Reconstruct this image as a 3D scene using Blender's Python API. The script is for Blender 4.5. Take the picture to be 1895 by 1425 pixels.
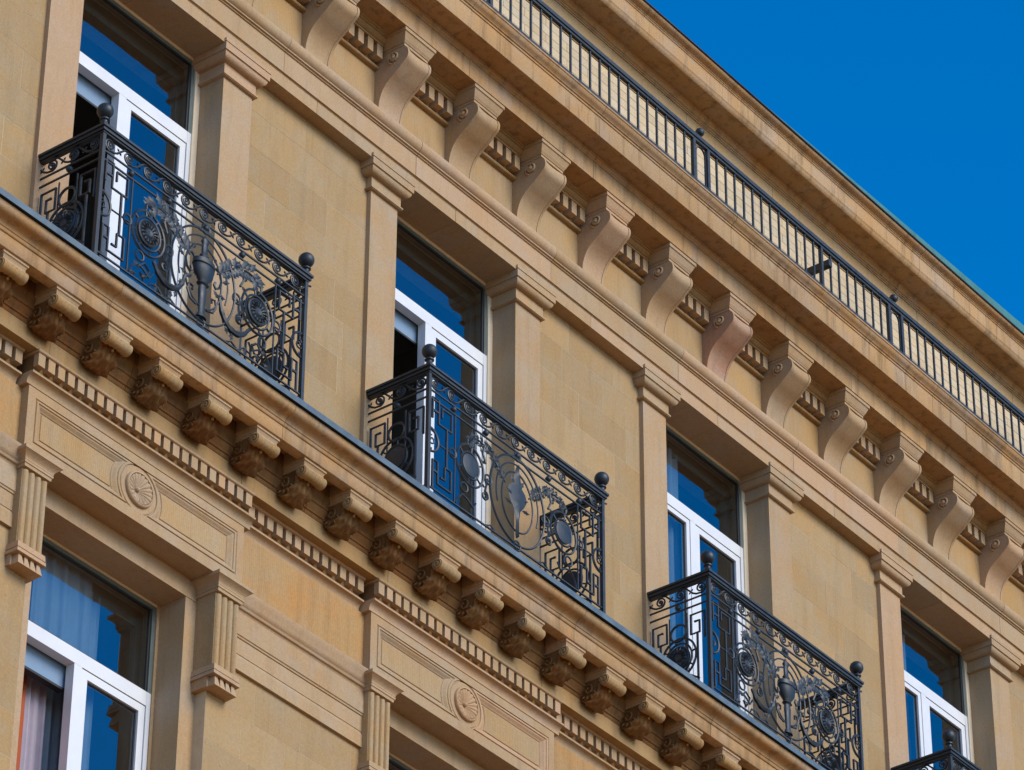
import bpy, bmesh, math, random
from mathutils import Matrix, Vector
from math import sin, cos, pi, radians
random.seed(7)
SC = bpy.context.scene
for o in list(bpy.data.objects): bpy.data.objects.remove(o)
COL = SC.collection

# ------------------------------------------------------------------ camera, sky, sun, exposure
YAW, PITCH, ROLL = 0.91437, 0.60624, 0.00578
cam_d = bpy.data.cameras.new('camera'); cam = bpy.data.objects.new('camera', cam_d); COL.objects.link(cam)
fw = Vector((sin(YAW)*cos(PITCH), cos(YAW)*cos(PITCH), sin(PITCH)))
rt = Vector((cos(YAW), -sin(YAW), 0)); up = rt.cross(fw)
r2 = rt*cos(ROLL) + up*sin(ROLL); u2 = up*cos(ROLL) - rt*sin(ROLL)
M = Matrix((r2, u2, -fw)).transposed().to_4x4(); M.translation = (-19.4027, -17.9747, -21.7805)
cam.matrix_world = M
cam_d.sensor_width = 36; cam_d.lens = 143.607; cam_d.clip_end = 6000; cam_d.clip_start = 0.5
SC.camera = cam

SUN = Vector((0.10, -0.84, 0.52)).normalized()
el = math.asin(SUN.z)
W = bpy.data.worlds.new('World'); SC.world = W; W.use_nodes = True
nt = W.node_tree; nt.nodes.clear()
sky = nt.nodes.new('ShaderNodeTexSky'); sky.sky_type = 'NISHITA'; sky.sun_disc = False
sky.sun_elevation = el; sky.sun_rotation = math.atan2(-SUN.x, SUN.y)
sky.altitude = 800; sky.air_density = 1.0; sky.dust_density = 0.5; sky.ozone_density = 5.0
hs = nt.nodes.new('ShaderNodeHueSaturation'); hs.inputs['Saturation'].default_value = 1.35
bg = nt.nodes.new('ShaderNodeBackground'); bg.inputs['Strength'].default_value = 0.15
wo = nt.nodes.new('ShaderNodeOutputWorld')
nt.links.new(sky.outputs[0], hs.inputs['Color']); nt.links.new(hs.outputs[0], bg.inputs[0]); nt.links.new(bg.outputs[0], wo.inputs[0])
sd = bpy.data.lights.new('sun', 'SUN'); sd.energy = 2.2; sd.angle = radians(36); sd.color = (1.0, 0.93, 0.82)
so = bpy.data.objects.new('sun', sd); COL.objects.link(so)
so.rotation_euler = (-SUN).to_track_quat('-Z', 'Y').to_euler(); so.location = (30, -60, 40)
SC.view_settings.view_transform = 'Standard'; SC.view_settings.look = 'None'
SC.view_settings.exposure = 0.62; SC.view_settings.gamma = 1.0; SC.view_settings.use_curve_mapping = False
SC.cycles.max_bounces = 8; SC.cycles.diffuse_bounces = 4; SC.cycles.transparent_max_bounces = 12
SC.cycles.sample_clamp_indirect = 8

# ------------------------------------------------------------------ materials
def newmat(n):
    m = bpy.data.materials.new(n); m.use_nodes = True
    t = m.node_tree; b = t.nodes['Principled BSDF']
    return m, t, b
def N(t, typ, **kw):
    n = t.nodes.new(typ)
    for k, v in kw.items(): setattr(n, k, v)
    return n
def mixc(t, fac, a, b, mode='MIX'):
    n = N(t, 'ShaderNodeMix', data_type='RGBA', blend_type=mode)
    for s, v in ((0, fac), (6, a), (7, b)):
        if hasattr(v, 'links') or hasattr(v, 'is_linked'): t.links.new(v, n.inputs[s])
        else: n.inputs[s].default_value = v
    return n.outputs[2]
def ramp(t, src, lo, hi, a=0.0, b=1.0):
    n = N(t, 'ShaderNodeMapRange'); t.links.new(src, n.inputs[0])
    n.inputs[1].default_value = lo; n.inputs[2].default_value = hi; n.inputs[3].default_value = a; n.inputs[4].default_value = b
    return n.outputs[0]
def noise(t, vec, scale, detail=5, rough=0.55, sx=None):
    if sx:
        mp = N(t, 'ShaderNodeMapping'); mp.inputs['Scale'].default_value = sx; t.links.new(vec, mp.inputs[0]); vec = mp.outputs[0]
    n = N(t, 'ShaderNodeTexNoise'); n.inputs['Scale'].default_value = scale
    n.inputs['Detail'].default_value = detail; n.inputs['Roughness'].default_value = rough
    t.links.new(vec, n.inputs['Vector']); return n.outputs[0]
def stone(name, base, warm, grey, dirt, streak=0.25, dirtamt=0.35, var=0.16, bump=0.25, comb=0.0, pink=None, pits=0):
    m, t, b = newmat(name)
    pos = N(t, 'ShaderNodeNewGeometry').outputs['Position']
    oi = N(t, 'ShaderNodeObjectInfo').outputs['Random']
    rv = N(t, 'ShaderNodeVectorMath', operation='SCALE'); rv.inputs[3].default_value = 37.0
    cx = N(t, 'ShaderNodeCombineXYZ'); t.links.new(oi, cx.inputs[0]); t.links.new(oi, cx.inputs[2])
    t.links.new(cx.outputs[0], rv.inputs[0])
    ad = N(t, 'ShaderNodeVectorMath', operation='ADD'); t.links.new(pos, ad.inputs[0]); t.links.new(rv.outputs[0], ad.inputs[1])
    pv = ad.outputs[0]
    c = mixc(t, ramp(t, noise(t, pv, 1.7, 4), 0.38, 0.68), base, warm)
    c = mixc(t, ramp(t, noise(t, pv, 2.3, 6, 0.65), 0.47, 0.70, 0, 0.9), c, grey)
    # sedimentary veins and vertical wash marks
    c = mixc(t, ramp(t, noise(t, pv, 2.0, 5, 0.6, (0.9, 0.9, 6.0)), 0.5, 0.85, 0, streak), c, warm)
    c = mixc(t, ramp(t, noise(t, pos, 2.2, 5, 0.65, (5.0, 5.0, 0.55)), 0.5, 0.82, 0, min(1, streak*2.3)), c, dirt)
    c = mixc(t, ramp(t, noise(t, pos, 1.1, 7, 0.7), 0.56, 0.80, 0, dirtamt), c, dirt)
    if pink:
        c = mixc(t, ramp(t, oi, 0.55, 1.0, 0, 0.38), c, pink)
    if pits:   # small pits and old fixing holes
        vo = N(t, 'ShaderNodeTexVoronoi'); vo.inputs['Scale'].default_value = 5.0; t.links.new(pos, vo.inputs['Vector'])
        c = mixc(t, ramp(t, vo.outputs['Distance'], 0.045, 0.075, 0.55, 0), c, dirt)
    # grain
    g = noise(t, pos, 55.0, 4, 0.7)
    gv = ramp(t, g, 0.25, 0.75, 0.84, 1.14)
    rv2 = ramp(t, oi, 0, 1, 1-var, 1+var*0.7)
    mul = N(t, 'ShaderNodeMath', operation='MULTIPLY'); t.links.new(gv, mul.inputs[0]); t.links.new(rv2, mul.inputs[1])
    vm = N(t, 'ShaderNodeVectorMath', operation='SCALE'); t.links.new(c, vm.inputs[0]); t.links.new(mul.outputs[0], vm.inputs[3])
    t.links.new(vm.outputs[0], b.inputs['Base Color'])
    b.inputs['Roughness'].default_value = 0.88; b.inputs['Specular IOR Level'].default_value = 0.25
    bp = N(t, 'ShaderNodeBump'); bp.inputs['Strength'].default_value = bump; bp.inputs['Distance'].default_value = 0.01
    hgt = noise(t, pos, 30.0, 6, 0.7)
    if comb > 0:   # chisel combing of dressed faces
        wv = N(t, 'ShaderNodeTexWave', wave_type='BANDS', bands_direction='X'); wv.inputs['Scale'].default_value = 14.0
        wv.inputs['Distortion'].default_value = 3.5; wv.inputs['Detail'].default_value = 2.0; wv.inputs['Detail Scale'].default_value = 2.0
        mp = N(t, 'ShaderNodeMapping'); mp.inputs['Scale'].default_value = (1.0, 1.0, 0.35); t.links.new(pos, mp.inputs[0]); t.links.new(mp.outputs[0], wv.inputs[0])
        a2 = N(t, 'ShaderNodeMath', operation='MULTIPLY_ADD'); t.links.new(wv.outputs[1], a2.inputs[0]); a2.inputs[1].default_value = comb; t.links.new(hgt, a2.inputs[2])
        hgt = a2.outputs[0]
    t.links.new(hgt, bp.inputs['Height']); t.links.new(bp.outputs[0], b.inputs['Normal'])
    return m
S_WALL = stone('sandstone_ashlar', (.355,.240,.118,1), (.375,.230,.095,1), (.35,.258,.152,1), (.27,.175,.085,1), streak=0.30, dirtamt=0.3, var=0.09, pits=1)
S_TRIM = stone('sandstone_dressed', (.405,.281,.158,1), (.41,.252,.118,1), (.385,.292,.20,1), (.27,.185,.10,1), streak=0.26, dirtamt=0.35, var=0.07, pink=(.45,.265,.165,1))
S_COMB = stone('sandstone_combed', (.375,.252,.128,1), (.395,.235,.09,1), (.365,.272,.165,1), (.28,.18,.09,1), streak=0.28, dirtamt=0.25, var=0.06, comb=0.5)
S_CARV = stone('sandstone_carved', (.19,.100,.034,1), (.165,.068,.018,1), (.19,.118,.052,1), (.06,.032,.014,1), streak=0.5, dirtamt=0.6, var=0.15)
S_PINK = stone('sandstone_reddish', (.40,.235,.145,1), (.36,.17,.10,1), (.40,.29,.20,1), (.27,.15,.10,1), streak=0.5, dirtamt=0.3, var=0.03)
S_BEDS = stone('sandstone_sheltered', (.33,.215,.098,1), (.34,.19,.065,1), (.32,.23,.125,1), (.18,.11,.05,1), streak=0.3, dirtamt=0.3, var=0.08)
S_ORNG = stone('sandstone_orange', (.385,.235,.098,1), (.43,.215,.068,1), (.35,.25,.14,1), (.30,.17,.07,1), streak=0.6, dirtamt=0.2, var=0.05, comb=0.4)
S_CORN = stone('sandstone_weathered', (.415,.268,.135,1), (.43,.24,.095,1), (.385,.285,.20,1), (.15,.095,.045,1), streak=0.45, dirtamt=0.8, var=0.12)
S_PALE = stone('sandstone_pale_courses', (.56,.44,.28,1), (.55,.40,.23,1), (.52,.44,.31,1), (.36,.26,.15,1), streak=0.2, dirtamt=0.2, var=0.10)
def simple(name, col, rough=0.5, metal=0.0, spec=0.5, nz=0.0, nscale=8.0, bump=0.0):
    m, t, b = newmat(name)
    b.inputs['Roughness'].default_value = rough; b.inputs['Metallic'].default_value = metal; b.inputs['Specular IOR Level'].default_value = spec
    if nz > 0:
        pos = N(t, 'ShaderNodeNewGeometry').outputs['Position']
        n = noise(t, pos, nscale, 6, 0.65)
        d = tuple(c*(1-nz) for c in col[:3])+(1,); h = tuple(min(1, c*(1+nz)) for c in col[:3])+(1,)
        t.links.new(mixc(t, ramp(t, n, 0.3, 0.7), d, h), b.inputs['Base Color'])
        t.links.new(ramp(t, n, 0.3, 0.7, rough*0.8, min(1, rough*1.25)), b.inputs['Roughness'])
        if bump:
            bp = N(t, 'ShaderNodeBump'); bp.inputs['Strength'].default_value = bump; bp.inputs['Distance'].default_value = 0.004
            t.links.new(noise(t, pos, 60, 5, 0.7), bp.inputs['Height']); t.links.new(bp.outputs[0], b.inputs['Normal'])
    else: b.inputs['Base Color'].default_value = col
    return m
M_MORT = simple('mortar', (.54,.41,.25,1), 0.95, nz=0.12)
M_IRON = simple('painted_iron', (.011,.019,.027,1), 0.5, spec=0.5, nz=0.35, nscale=14, bump=0.15)
M_LEAD = simple('lead_flashing', (.075,.115,.145,1), 0.5, spec=0.5, nz=0.3, nscale=6)
M_GUT = simple('gutter_metal_and_gap_shade', (.015,.017,.02,1), 0.45, nz=0.2)
M_COPP = simple('verdigris_copper', (.03,.16,.15,1), 0.6, nz=0.25, nscale=5)
M_PVC = simple('white_window_frame', (.66,.665,.67,1), 0.35, nz=0.03, nscale=3)
M_GREEN = simple('grey_green_frame', (.10,.125,.115,1), 0.5, nz=0.1)
M_CREAM = simple('cream_render_strip', (.66,.54,.38,1), 0.8, nz=0.06)
M_GASK = simple('black_gasket', (.012,.012,.012,1), 0.6)
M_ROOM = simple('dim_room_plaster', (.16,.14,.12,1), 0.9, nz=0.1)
M_CEIL = simple('room_ceiling', (.45,.47,.50,1), 0.9, nz=0.05)
M_BAND = simple('pale_blue_band', (.16,.25,.36,1), 0.6, nz=0.08)
M_SILL = simple('stone_sill', (.5,.4,.27,1), 0.85, nz=0.15)
M_CUR1 = simple('lilac_curtain', (.34,.29,.34,1), 0.9, nz=0.1)
M_CUR2 = simple('rust_curtain', (.36,.075,.02,1), 0.85, nz=0.15)
M_CUR3 = simple('sheer_curtain', (.23,.27,.31,1), 0.9, nz=0.1)
M_ROAD = simple('warm_bounce_road', (.36,.15,.045,1), 0.9, nz=0.2, nscale=3)  # unseen street; red-brown colour chosen to bounce warm light onto the soffits
M_PAVE = simple('warm_bounce_pavement', (.40,.17,.045,1), 0.9, nz=0.15, nscale=2)  # same invented red-brown, for warm bounce from the unseen ground
def glassmat():
    m, t, b = newmat('window_glass'); t.nodes.remove(b)
    out = t.nodes['Material Output']
    tr = N(t, 'ShaderNodeBsdfTransparent'); tr.inputs[0].default_value = (.80,.86,.87,1)
    gl = N(t, 'ShaderNodeBsdfGlossy'); gl.inputs['Roughness'].default_value = 0.0; gl.inputs[0].default_value = (.95,.97,1,1)
    fr = N(t, 'ShaderNodeFresnel'); fr.inputs[0].default_value = 1.9
    tc = N(t, 'ShaderNodeNewGeometry').outputs['Position']
    bp = N(t, 'ShaderNodeBump'); bp.inputs['Strength'].default_value = 0.05; bp.inputs['Distance'].default_value = 0.03
    t.links.new(noise(t, tc, 2.5, 2), bp.inputs['Height']); t.links.new(bp.outputs[0], gl.inputs['Normal'])
    bf = N(t, 'ShaderNodeNewGeometry').outputs['Backfacing']; iv = N(t, 'ShaderNodeMath', operation='MULTIPLY')
    t.links.new(ramp(t, fr.outputs[0], 0, 1, 0.12, 1.0), iv.inputs[0]); t.links.new(ramp(t, bf, 0, 1, 1, 0), iv.inputs[1])
    mx = N(t, 'ShaderNodeMixShader'); t.links.new(iv.outputs[0], mx.inputs[0])
    t.links.new(tr.outputs[0], mx.inputs[1]); t.links.new(gl.outputs[0], mx.inputs[2]); t.links.new(mx.outputs[0], out.inputs[0])
    return m
M_GLASS = glassmat()

# ------------------------------------------------------------------ helpers
class MB:
    def __init__(s): s.v = []; s.f = []
    def add(s, vs, fs):
        o = len(s.v); s.v += [tuple(v) for v in vs]; s.f += [tuple(i+o for i in f) for f in fs]; return s
    def box(s, x0, x1, y0, y1, z0, z1):
        return s.add([(x0,y0,z0),(x1,y0,z0),(x1,y1,z0),(x0,y1,z0),(x0,y0,z1),(x1,y0,z1),(x1,y1,z1),(x0,y1,z1)],
            [(0,3,2,1),(4,5,6,7),(0,1,5,4),(1,2,6,5),(2,3,7,6),(3,0,4,7)])
    def frustum(s, a, b):      # a,b = (x0,x1,y0,y1,z)
        (x0,x1,y0,y1,z0),(p0,p1,q0,q1,z1) = a, b
        return s.add([(x0,y0,z0),(x1,y0,z0),(x1,y1,z0),(x0,y1,z0),(p0,q0,z1),(p1,q0,z1),(p1,q1,z1),(p0,q1,z1)],
            [(0,3,2,1),(4,5,6,7),(0,1,5,4),(1,2,6,5),(2,3,7,6),(3,0,4,7)])
    def prism(s, pts, x0, x1):  # polygon in (y,z) swept along x
        n = len(pts)
        return s.add([(x0,y,z) for y,z in pts]+[(x1,y,z) for y,z in pts],
            [tuple(range(n)), tuple(range(2*n-1, n-1, -1))]+[(i, i+n, (i+1)%n+n, (i+1)%n) for i in range(n)])
    def prism_y(s, pts, y0, y1):  # polygon in (x,z) swept along y
        n = len(pts)
        return s.add([(x,y0,z) for x,z in pts]+[(x,y1,z) for x,z in pts],
            [tuple(range(n)), tuple(range(2*n-1, n-1, -1))]+[(i, i+n, (i+1)%n+n, (i+1)%n) for i in range(n)])
    def tube(s, pts, r, sides=5, closed=False, taper=None, phase=0.6):
        P = [Vector(p) for p in pts]; n = len(P); rings = []
        for i in range(n):
            a = P[i-1] if (i > 0 or closed) else P[i]; b = P[(i+1) % n] if (i < n-1 or closed) else P[i]
            d = (b-a).normalized() if (b-a).length > 1e-9 else Vector((0,0,1))
            ref = Vector((0,1,0)) if abs(d.y) < 0.9 else Vector((1,0,0))
            u = d.cross(ref).normalized(); w = d.cross(u)
            rr = r if taper is None else r*taper(i/(n-1))
            rings.append([P[i]+u*cos(phase+2*pi*k/sides)*rr+w*sin(phase+2*pi*k/sides)*rr for k in range(sides)])
        vs = [v for rg in rings for v in rg]; fs = []
        for i in range(n if closed else n-1):
            j = (i+1) % n
            for k in range(sides):
                l = (k+1) % sides; fs.append((i*sides+k, i*sides+l, j*sides+l, j*sides+k))
        if not closed: fs += [tuple(range(sides-1,-1,-1)), tuple((n-1)*sides+k for k in range(sides))]
        return s.add(vs, fs)
    def lathe(s, prof, cx=0, cy=0, cz=0, seg=16, axis='z'):
        vs = []
        for r, h in prof:
            for k in range(seg):
                a = 2*pi*k/seg; c, q = r*cos(a), r*sin(a)
                vs.append((cx+c, cy+q, cz+h) if axis == 'z' else ((cx+c, cy+h, cz+q) if axis == 'y' else (cx+h, cy+c, cz+q)))
        n = len(prof); fs = [(i*seg+k, i*seg+(k+1)%seg, (i+1)*seg+(k+1)%seg, (i+1)*seg+k) for i in range(n-1) for k in range(seg)]
        fs += [tuple(range(seg-1,-1,-1)), tuple((n-1)*seg+k for k in range(seg))]
        return s.add(vs, fs)
    def leaf(s, p, ang, L, w, y=0.0, th=0.006):   # flat forged leaf in the (x,z) plane
        out = [(0,0),(.22,.30),(.30,.62),(.45,.42),(.60,.80),(.70,.38),(1,0),(.70,-.38),(.60,-.80),(.45,-.42),(.30,-.62),(.22,-.30)]
        c, q = cos(ang), sin(ang); pts = [(p[0]+(a*L*c-b*w*q), p[1]+(a*L*q+b*w*c)) for a, b in out]
        n = len(pts); mid = (p[0]+.5*L*c, p[1]+.5*L*q)
        vs = [(x, y, z) for x, z in pts]+[(mid[0], y-th*2.2, mid[1]), (mid[0], y+th, mid[1])]
        return s.add(vs, [(i, (i+1)%n, n) for i in range(n)]+[((i+1)%n, i, n+1) for i in range(n)])
    def mesh(s, name, mat, smooth=None):
        me = bpy.data.meshes.new(name); me.from_pydata(s.v, [], s.f); me.update()
        bm = bmesh.new(); bm.from_mesh(me); bmesh.ops.recalc_face_normals(bm, faces=bm.faces[:]); bm.to_mesh(me); bm.free()
        for m in (mat if isinstance(mat, (list, tuple)) else [mat]): me.materials.append(m)
        if smooth is not None: me.shade_smooth() if smooth >= 180 else smooth_by_angle(me, smooth)
        return me
    def obj(s, name, mat, parent=None, smooth=None): return link(name, s.mesh(name, mat, smooth), parent)
def smooth_by_angle(me, deg):
    me.shade_smooth(); me.set_sharp_from_angle(angle=radians(deg))
def link(name, me, parent=None, loc=None):
    o = bpy.data.objects.new(name, me); COL.objects.link(o)
    if parent: o.parent = parent
    if loc: o.location = loc
    return o
def empty(name, loc=(0,0,0), parent=None):
    o = bpy.data.objects.new(name, None); COL.objects.link(o); o.location = loc; o.empty_display_size = .2
    if parent: o.parent = parent
    return o
def tag(o, label=None, cat=None, group=None, kind=None):
    for k, v in (('label', label), ('category', cat), ('group', group), ('kind', kind)):
        if v: o[k] = v
    return o
def copy_tree(o, parent, loc=None):
    c = o.copy(); COL.objects.link(c); c.parent = parent
    if loc is not None: c.location = loc
    for ch in list(o.children): copy_tree(ch, c)
    return c

XL, XR = -6.8, 17.4            # built length of the facade
BAYS = range(-1, 5); WIN = range(0, 4); LWIN = (0, 1)
GZ = -23.4                     # street level

B = empty('stone_building', (0, 0, GZ))
tag(B, 'ornate sandstone building front with cornices, consoles, pilasters and tall white windows', 'building')
def part(name, parent=B): return name
class PB(MB):                  # geometry in facade coordinates hung under the building
    def obj(s, name, mat, parent=None, smooth=None):
        o = link(name, s.mesh(name, mat, smooth), B if parent is None else parent)
        if parent is None: o.location = (0, 0, -GZ)
        return o
def run(name, prof, mat, x0, x1, step, jitter=0.25, gap=0.004, smooth=40, first=0.0):
    """a moulded course laid as separate long stones with open joints"""
    rnd = random.Random(name+str(x0)); x = x0; L = step*(0.6+first); out = []
    while x < x1-0.01:
        e = min(x1, x+L)
        if x1-e < step*0.35: e = x1
        d = rnd.uniform(-.0012, .0012)
        out.append(PB().prism([(y+d, z) for y, z in prof], x+gap/2, e-gap/2).obj(name, mat, smooth=smooth))
        x = e; L = step*(1+rnd.uniform(-jitter, jitter))
    return out

# ------------------------------------------------------------------ ground
def ground(name, x0, x1, y0, y1, z, mat):
    o = MB().add([(x0,y0,0),(x1,y0,0),(x1,y1,0),(x0,y1,0)], [(0,1,2,3)]).obj(name, mat); o.location = (0,0,z); return tag(o, kind='structure')
ground('ground', -900, 900, -900, 900, GZ-0.14, M_PAVE)
ground('road', -900, 900, -24, -6, GZ-0.13, M_ROAD)
o = MB().box(-900, 900, -6, 0.0, -0.12, 0).obj('pavement', M_PAVE); o.location = (0,0,GZ); tag(o, kind='structure')

# ------------------------------------------------------------------ walls (upper storey, between the pilasters)
def ashlar(x0, x1, z0, z1, yf, h, parent, mat, seed, lo=.45, hi=.8, th=.06, offs=0.0):
    rnd = random.Random(seed); z = z1-offs if offs else z1; zt = z1; row = 0; cnt = 0
    while zt > z0+.02:
        zb = max(z0, (z1-offs if row == 0 and offs else zt-h)); x = x0
        while x < x1-.01:
            w = rnd.uniform(lo, hi); 
            if row % 2 and x == x0: w *= .55
            e = min(x1, x+w)
            if x1-e < .2: e = x1
            g = .0020; p = rnd.uniform(-.0003, .0012)
            s = MB().box(-(e-x)/2+g, (e-x)/2-g, -p, th, -(zt-zb)/2+g, (zt-zb)/2-g).mesh('stone', mat)
            link('stone', s, parent, ((x+e)/2, yf, (zt+zb)/2)); cnt += 1
            x = e
        zt = zb; row += 1
    return cnt
for k in range(-2, 5):
    x0, x1 = (.46+4*k, 2.07+4*k)
    if x1 < XL or x0 > XR: continue
    x0 = max(x0, XL); x1 = min(x1, XR)
    w = PB().box(x0, x1, .1508, .60, -3.70, 0.02).obj('wall', M_MORT)
    ashlar(x0, x1, -3.70, .0, .15, .37, w, S_WALL, 20+k, offs=.02 if False else 0)
for k in BAYS:                                    # bays without a window in view stay solid
    if k not in WIN: PB().box(-1.60+4*k, .13+4*k, .38, .60, -3.7, .0).obj('blind_bay', S_WALL)
# spandrel behind architrave and frieze up to the attic, and the core behind the mouldings
PB().box(XL, XR, .48, .90, -.04, 3.60).obj('core_wall', M_MORT)

# ------------------------------------------------------------------ pilasters of the upper storey
def pilaster_mesh():
    hw = .181
    sh = MB().box(-hw, hw, .105, .44, -3.70, -.17)
    def lay(m, off, z0, z1, off2=None):
        o2 = off if off2 is None else off2
        m.frustum((-hw-off, hw+off, .105-off, .44, z0), (-hw-o2, hw+o2, .105-o2, .44, z1)); return m
    cp = MB()
    lay(cp, .107, -.034, .0); lay(cp, .099, -.040, -.034); lay(cp, .101, -.110, -.040, .103)
    lay(cp, .090, -.116, -.110)
    prev = (.044, -.170)
    for i in range(1, 6):
        a = i/5*pi/2; o = .044+.044*sin(a); z = -.170+.054*(1-cos(a)); lay(cp, prev[0], prev[1], z, o); prev = (o, z)
    lay(cp, .020, -.275, -.170); lay(cp, .026, -.282, -.275); lay(cp, .036, -.298, -.282); lay(cp, .028, -.304, -.298); 
    return sh.mesh('shaft', S_TRIM), cp.mesh('capital', S_TRIM)
SHM, CPM = pilaster_mesh()
for k in range(-2, 5):
    for cx in (.291, 2.237):
        x = cx+4*k
        if x < XL+.3 or x > XR-.3: continue
        p = link('pilaster', SHM, B, (x, 0, -GZ)); link('capital', CPM, p)

# ------------------------------------------------------------------ architrave, frieze, dentils, consoles, cornice
arch1 = [(.50,-.043),(.02,-.043),(.02,.092),(.012,.098),(.50,.098)]
arch2 = [(.50,.0985),(.0,.0985),(.0,.316),(-.012,.318),(-.014,.330),(-.030,.333),(-.032,.346),(-.040,.350),
         (-.056,.365),(-.066,.385),(-.070,.41),(-.066,.435),(-.056,.455),(-.040,.470),(-.030,.474),(.0,.482),(.15,.492),(.50,.492)]
run('architrave_stone', arch1, S_TRIM, XL, XR, 2.0, .05, first=.32)
run('architrave_stone', arch2, S_TRIM, XL, XR, 1.95, .1, first=.1)
run('frieze_stone', [(.60,.4925),(.145,.4925),(.145,1.06),(.60,1.06)], S_COMB, XL, XR, 1.0, .0, first=.4676, gap=.002)
tor = [(.5,1.0605),(.1445,1.0605)]+[(.118-.022*sin(a), 1.062+.019*(1-cos(a))) for a in [i*pi/8 for i in range(9)]]+[(.135,1.1005),(.5,1.1005)]
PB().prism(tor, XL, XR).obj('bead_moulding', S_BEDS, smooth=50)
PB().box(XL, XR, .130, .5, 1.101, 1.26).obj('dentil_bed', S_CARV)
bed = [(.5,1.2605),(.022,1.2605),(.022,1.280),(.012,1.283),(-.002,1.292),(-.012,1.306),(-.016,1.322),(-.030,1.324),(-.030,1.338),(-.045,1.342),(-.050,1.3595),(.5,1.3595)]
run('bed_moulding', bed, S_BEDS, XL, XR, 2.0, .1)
DU = MB().box(-.038, .038, 0, .098, -.138, 0).mesh('dentil', S_TRIM)
slab = [(.5,1.36),(-.250,1.36),(-.252,1.553),(-.262,1.557),(-.264,1.570),(-.276,1.578),(-.282,1.596),(-.292,1.600),(-.294,1.618),(.5,1.618)]
run('cornice_stone', slab, S_CORN, XL, XR, 1.5, .3)
cor = [(.5,1.6185),(-.440,1.6185),(-.450,1.608),(-.490,1.606),(-.493,1.616),(-.496,1.812),(-.506,1.816),(-.508,1.834),(-.520,1.838),(-.526,1.852),
       (-.545,1.862),(-.562,1.880),(-.570,1.905),(-.578,1.908),(-.578,1.925),(.5,1.93)]
run('cornice_stone', cor, S_CORN, XL, XR, 1.7, .3, first=.2)
PB().box(XL, XR, -.572, .5, 1.9305, 1.962).obj('lead_capping', M_GUT)
# console: cap, scroll with raised rims, volute buttons
def catmull(pts, n=6):
    out = []
    P = [pts[0]]+pts+[pts[-1]]
    for i in range(1, len(P)-2):
        for j in range(n):
            t = j/n; a, b, c, d = P[i-1], P[i], P[i+1], P[i+2]
            out.append(tuple(.5*((2*b[q])+(c[q]-a[q])*t+(2*a[q]-5*b[q]+4*c[q]-d[q])*t*t+(3*b[q]-a[q]-3*c[q]+d[q])*t**3) for q in (0, 1)))
    out.append(pts[-1]); return out
S_PROF = catmull([(-.168,1.198),(-.210,1.170),(-.231,1.122),(-.224,1.062),(-.172,1.010),(-.103,.950),(-.034,.900),(.022,.846),(.056,.790),(.079,.722),(.090,.650),(.094,.49)], 4)
def console_meshes():
    cp = MB(); hw = .2175
    def lay(o1, o2, z0, z1): cp.frustum((-hw+o1, hw-o1, -.241+o1, .14, z0), (-hw+o2, hw-o2, -.241+o2, .14, z1))
    lay(0, 0, 1.322, 1.3585); lay(.008, .008, 1.316, 1.322); lay(.022, .010, 1.286, 1.316); lay(.034, .022, 1.256, 1.286); lay(.048, .034, 1.234, 1.256); lay(.044, .044, 1.228, 1.234); lay(.052, .052, 1.200, 1.228)
    back = [(.144,.493),(.144,1.1995)]
    inner = [(y+.013, z) for y, z in S_PROF]
    sc = MB()
    sc.prism(S_PROF+back, -.162, -.136); sc.prism(S_PROF+back, .136, .162)
    # slightly hollowed centre strip
    nx = 9; rows = []
    vs = []; n = len(S_PROF)
    for i in range(nx):
        u = -1+2*i/(nx-1); x = .1355*u; d = .006+.012*(1-u*u)
        vs += [(x, y+d*1.0, z) for y, z in S_PROF]
    fs = [(i*n+j, (i+1)*n+j, (i+1)*n+j+1, i*n+j+1) for i in range(nx-1) for j in range(n-1)]
    sc.add(vs, fs)
    vos = []
    for s in (-1, 1):
        vo = MB()
        cx, cy, cz = s*.162, -.070, 1.110
        pts = []
        for i in range(30):
            t = i/29; a = 1.9*2*pi*t*.85-1.2; r = .066*(1-t*.78)
            pts.append((cx+s*(.004+.012*t), cy+r*cos(a)*1.0, cz+r*sin(a)))
        vo.tube(pts, .0105, 6); vo.lathe([(.0,-.0),(.027,.0),(.025,.014),(.014,.024),(0,.026)] if s > 0 else [(0,-.026),(.014,-.024),(.025,-.014),(.027,0),(0,0)], cx, cy, cz, 12, 'x')
        vos.append(vo.mesh('volute', S_TRIM, 180))
    return cp.mesh('cap', S_TRIM), sc.mesh('scroll', S_TRIM, 35), vos
CM, SM, VM = console_meshes()
for j in range(-9, 16):
    x = 2.0501+j+.2175
    if x < XL+.3 or x > XR-.3: continue
    c = link('console', SM, B, (x, 0, -GZ))
    if j == 5: c['label'] = 'console with a reddish stained front'; c.material_slots[0].link = 'OBJECT'; c.material_slots[0].material = S_PINK
    link('cap', CM, c); link('volute', VM[0], c); link('volute', VM[1], c)
    for q in range(5):
        link('dentil', DU, B, (x+.5+.1315*(q-2), .030, 1.26-GZ))

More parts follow.
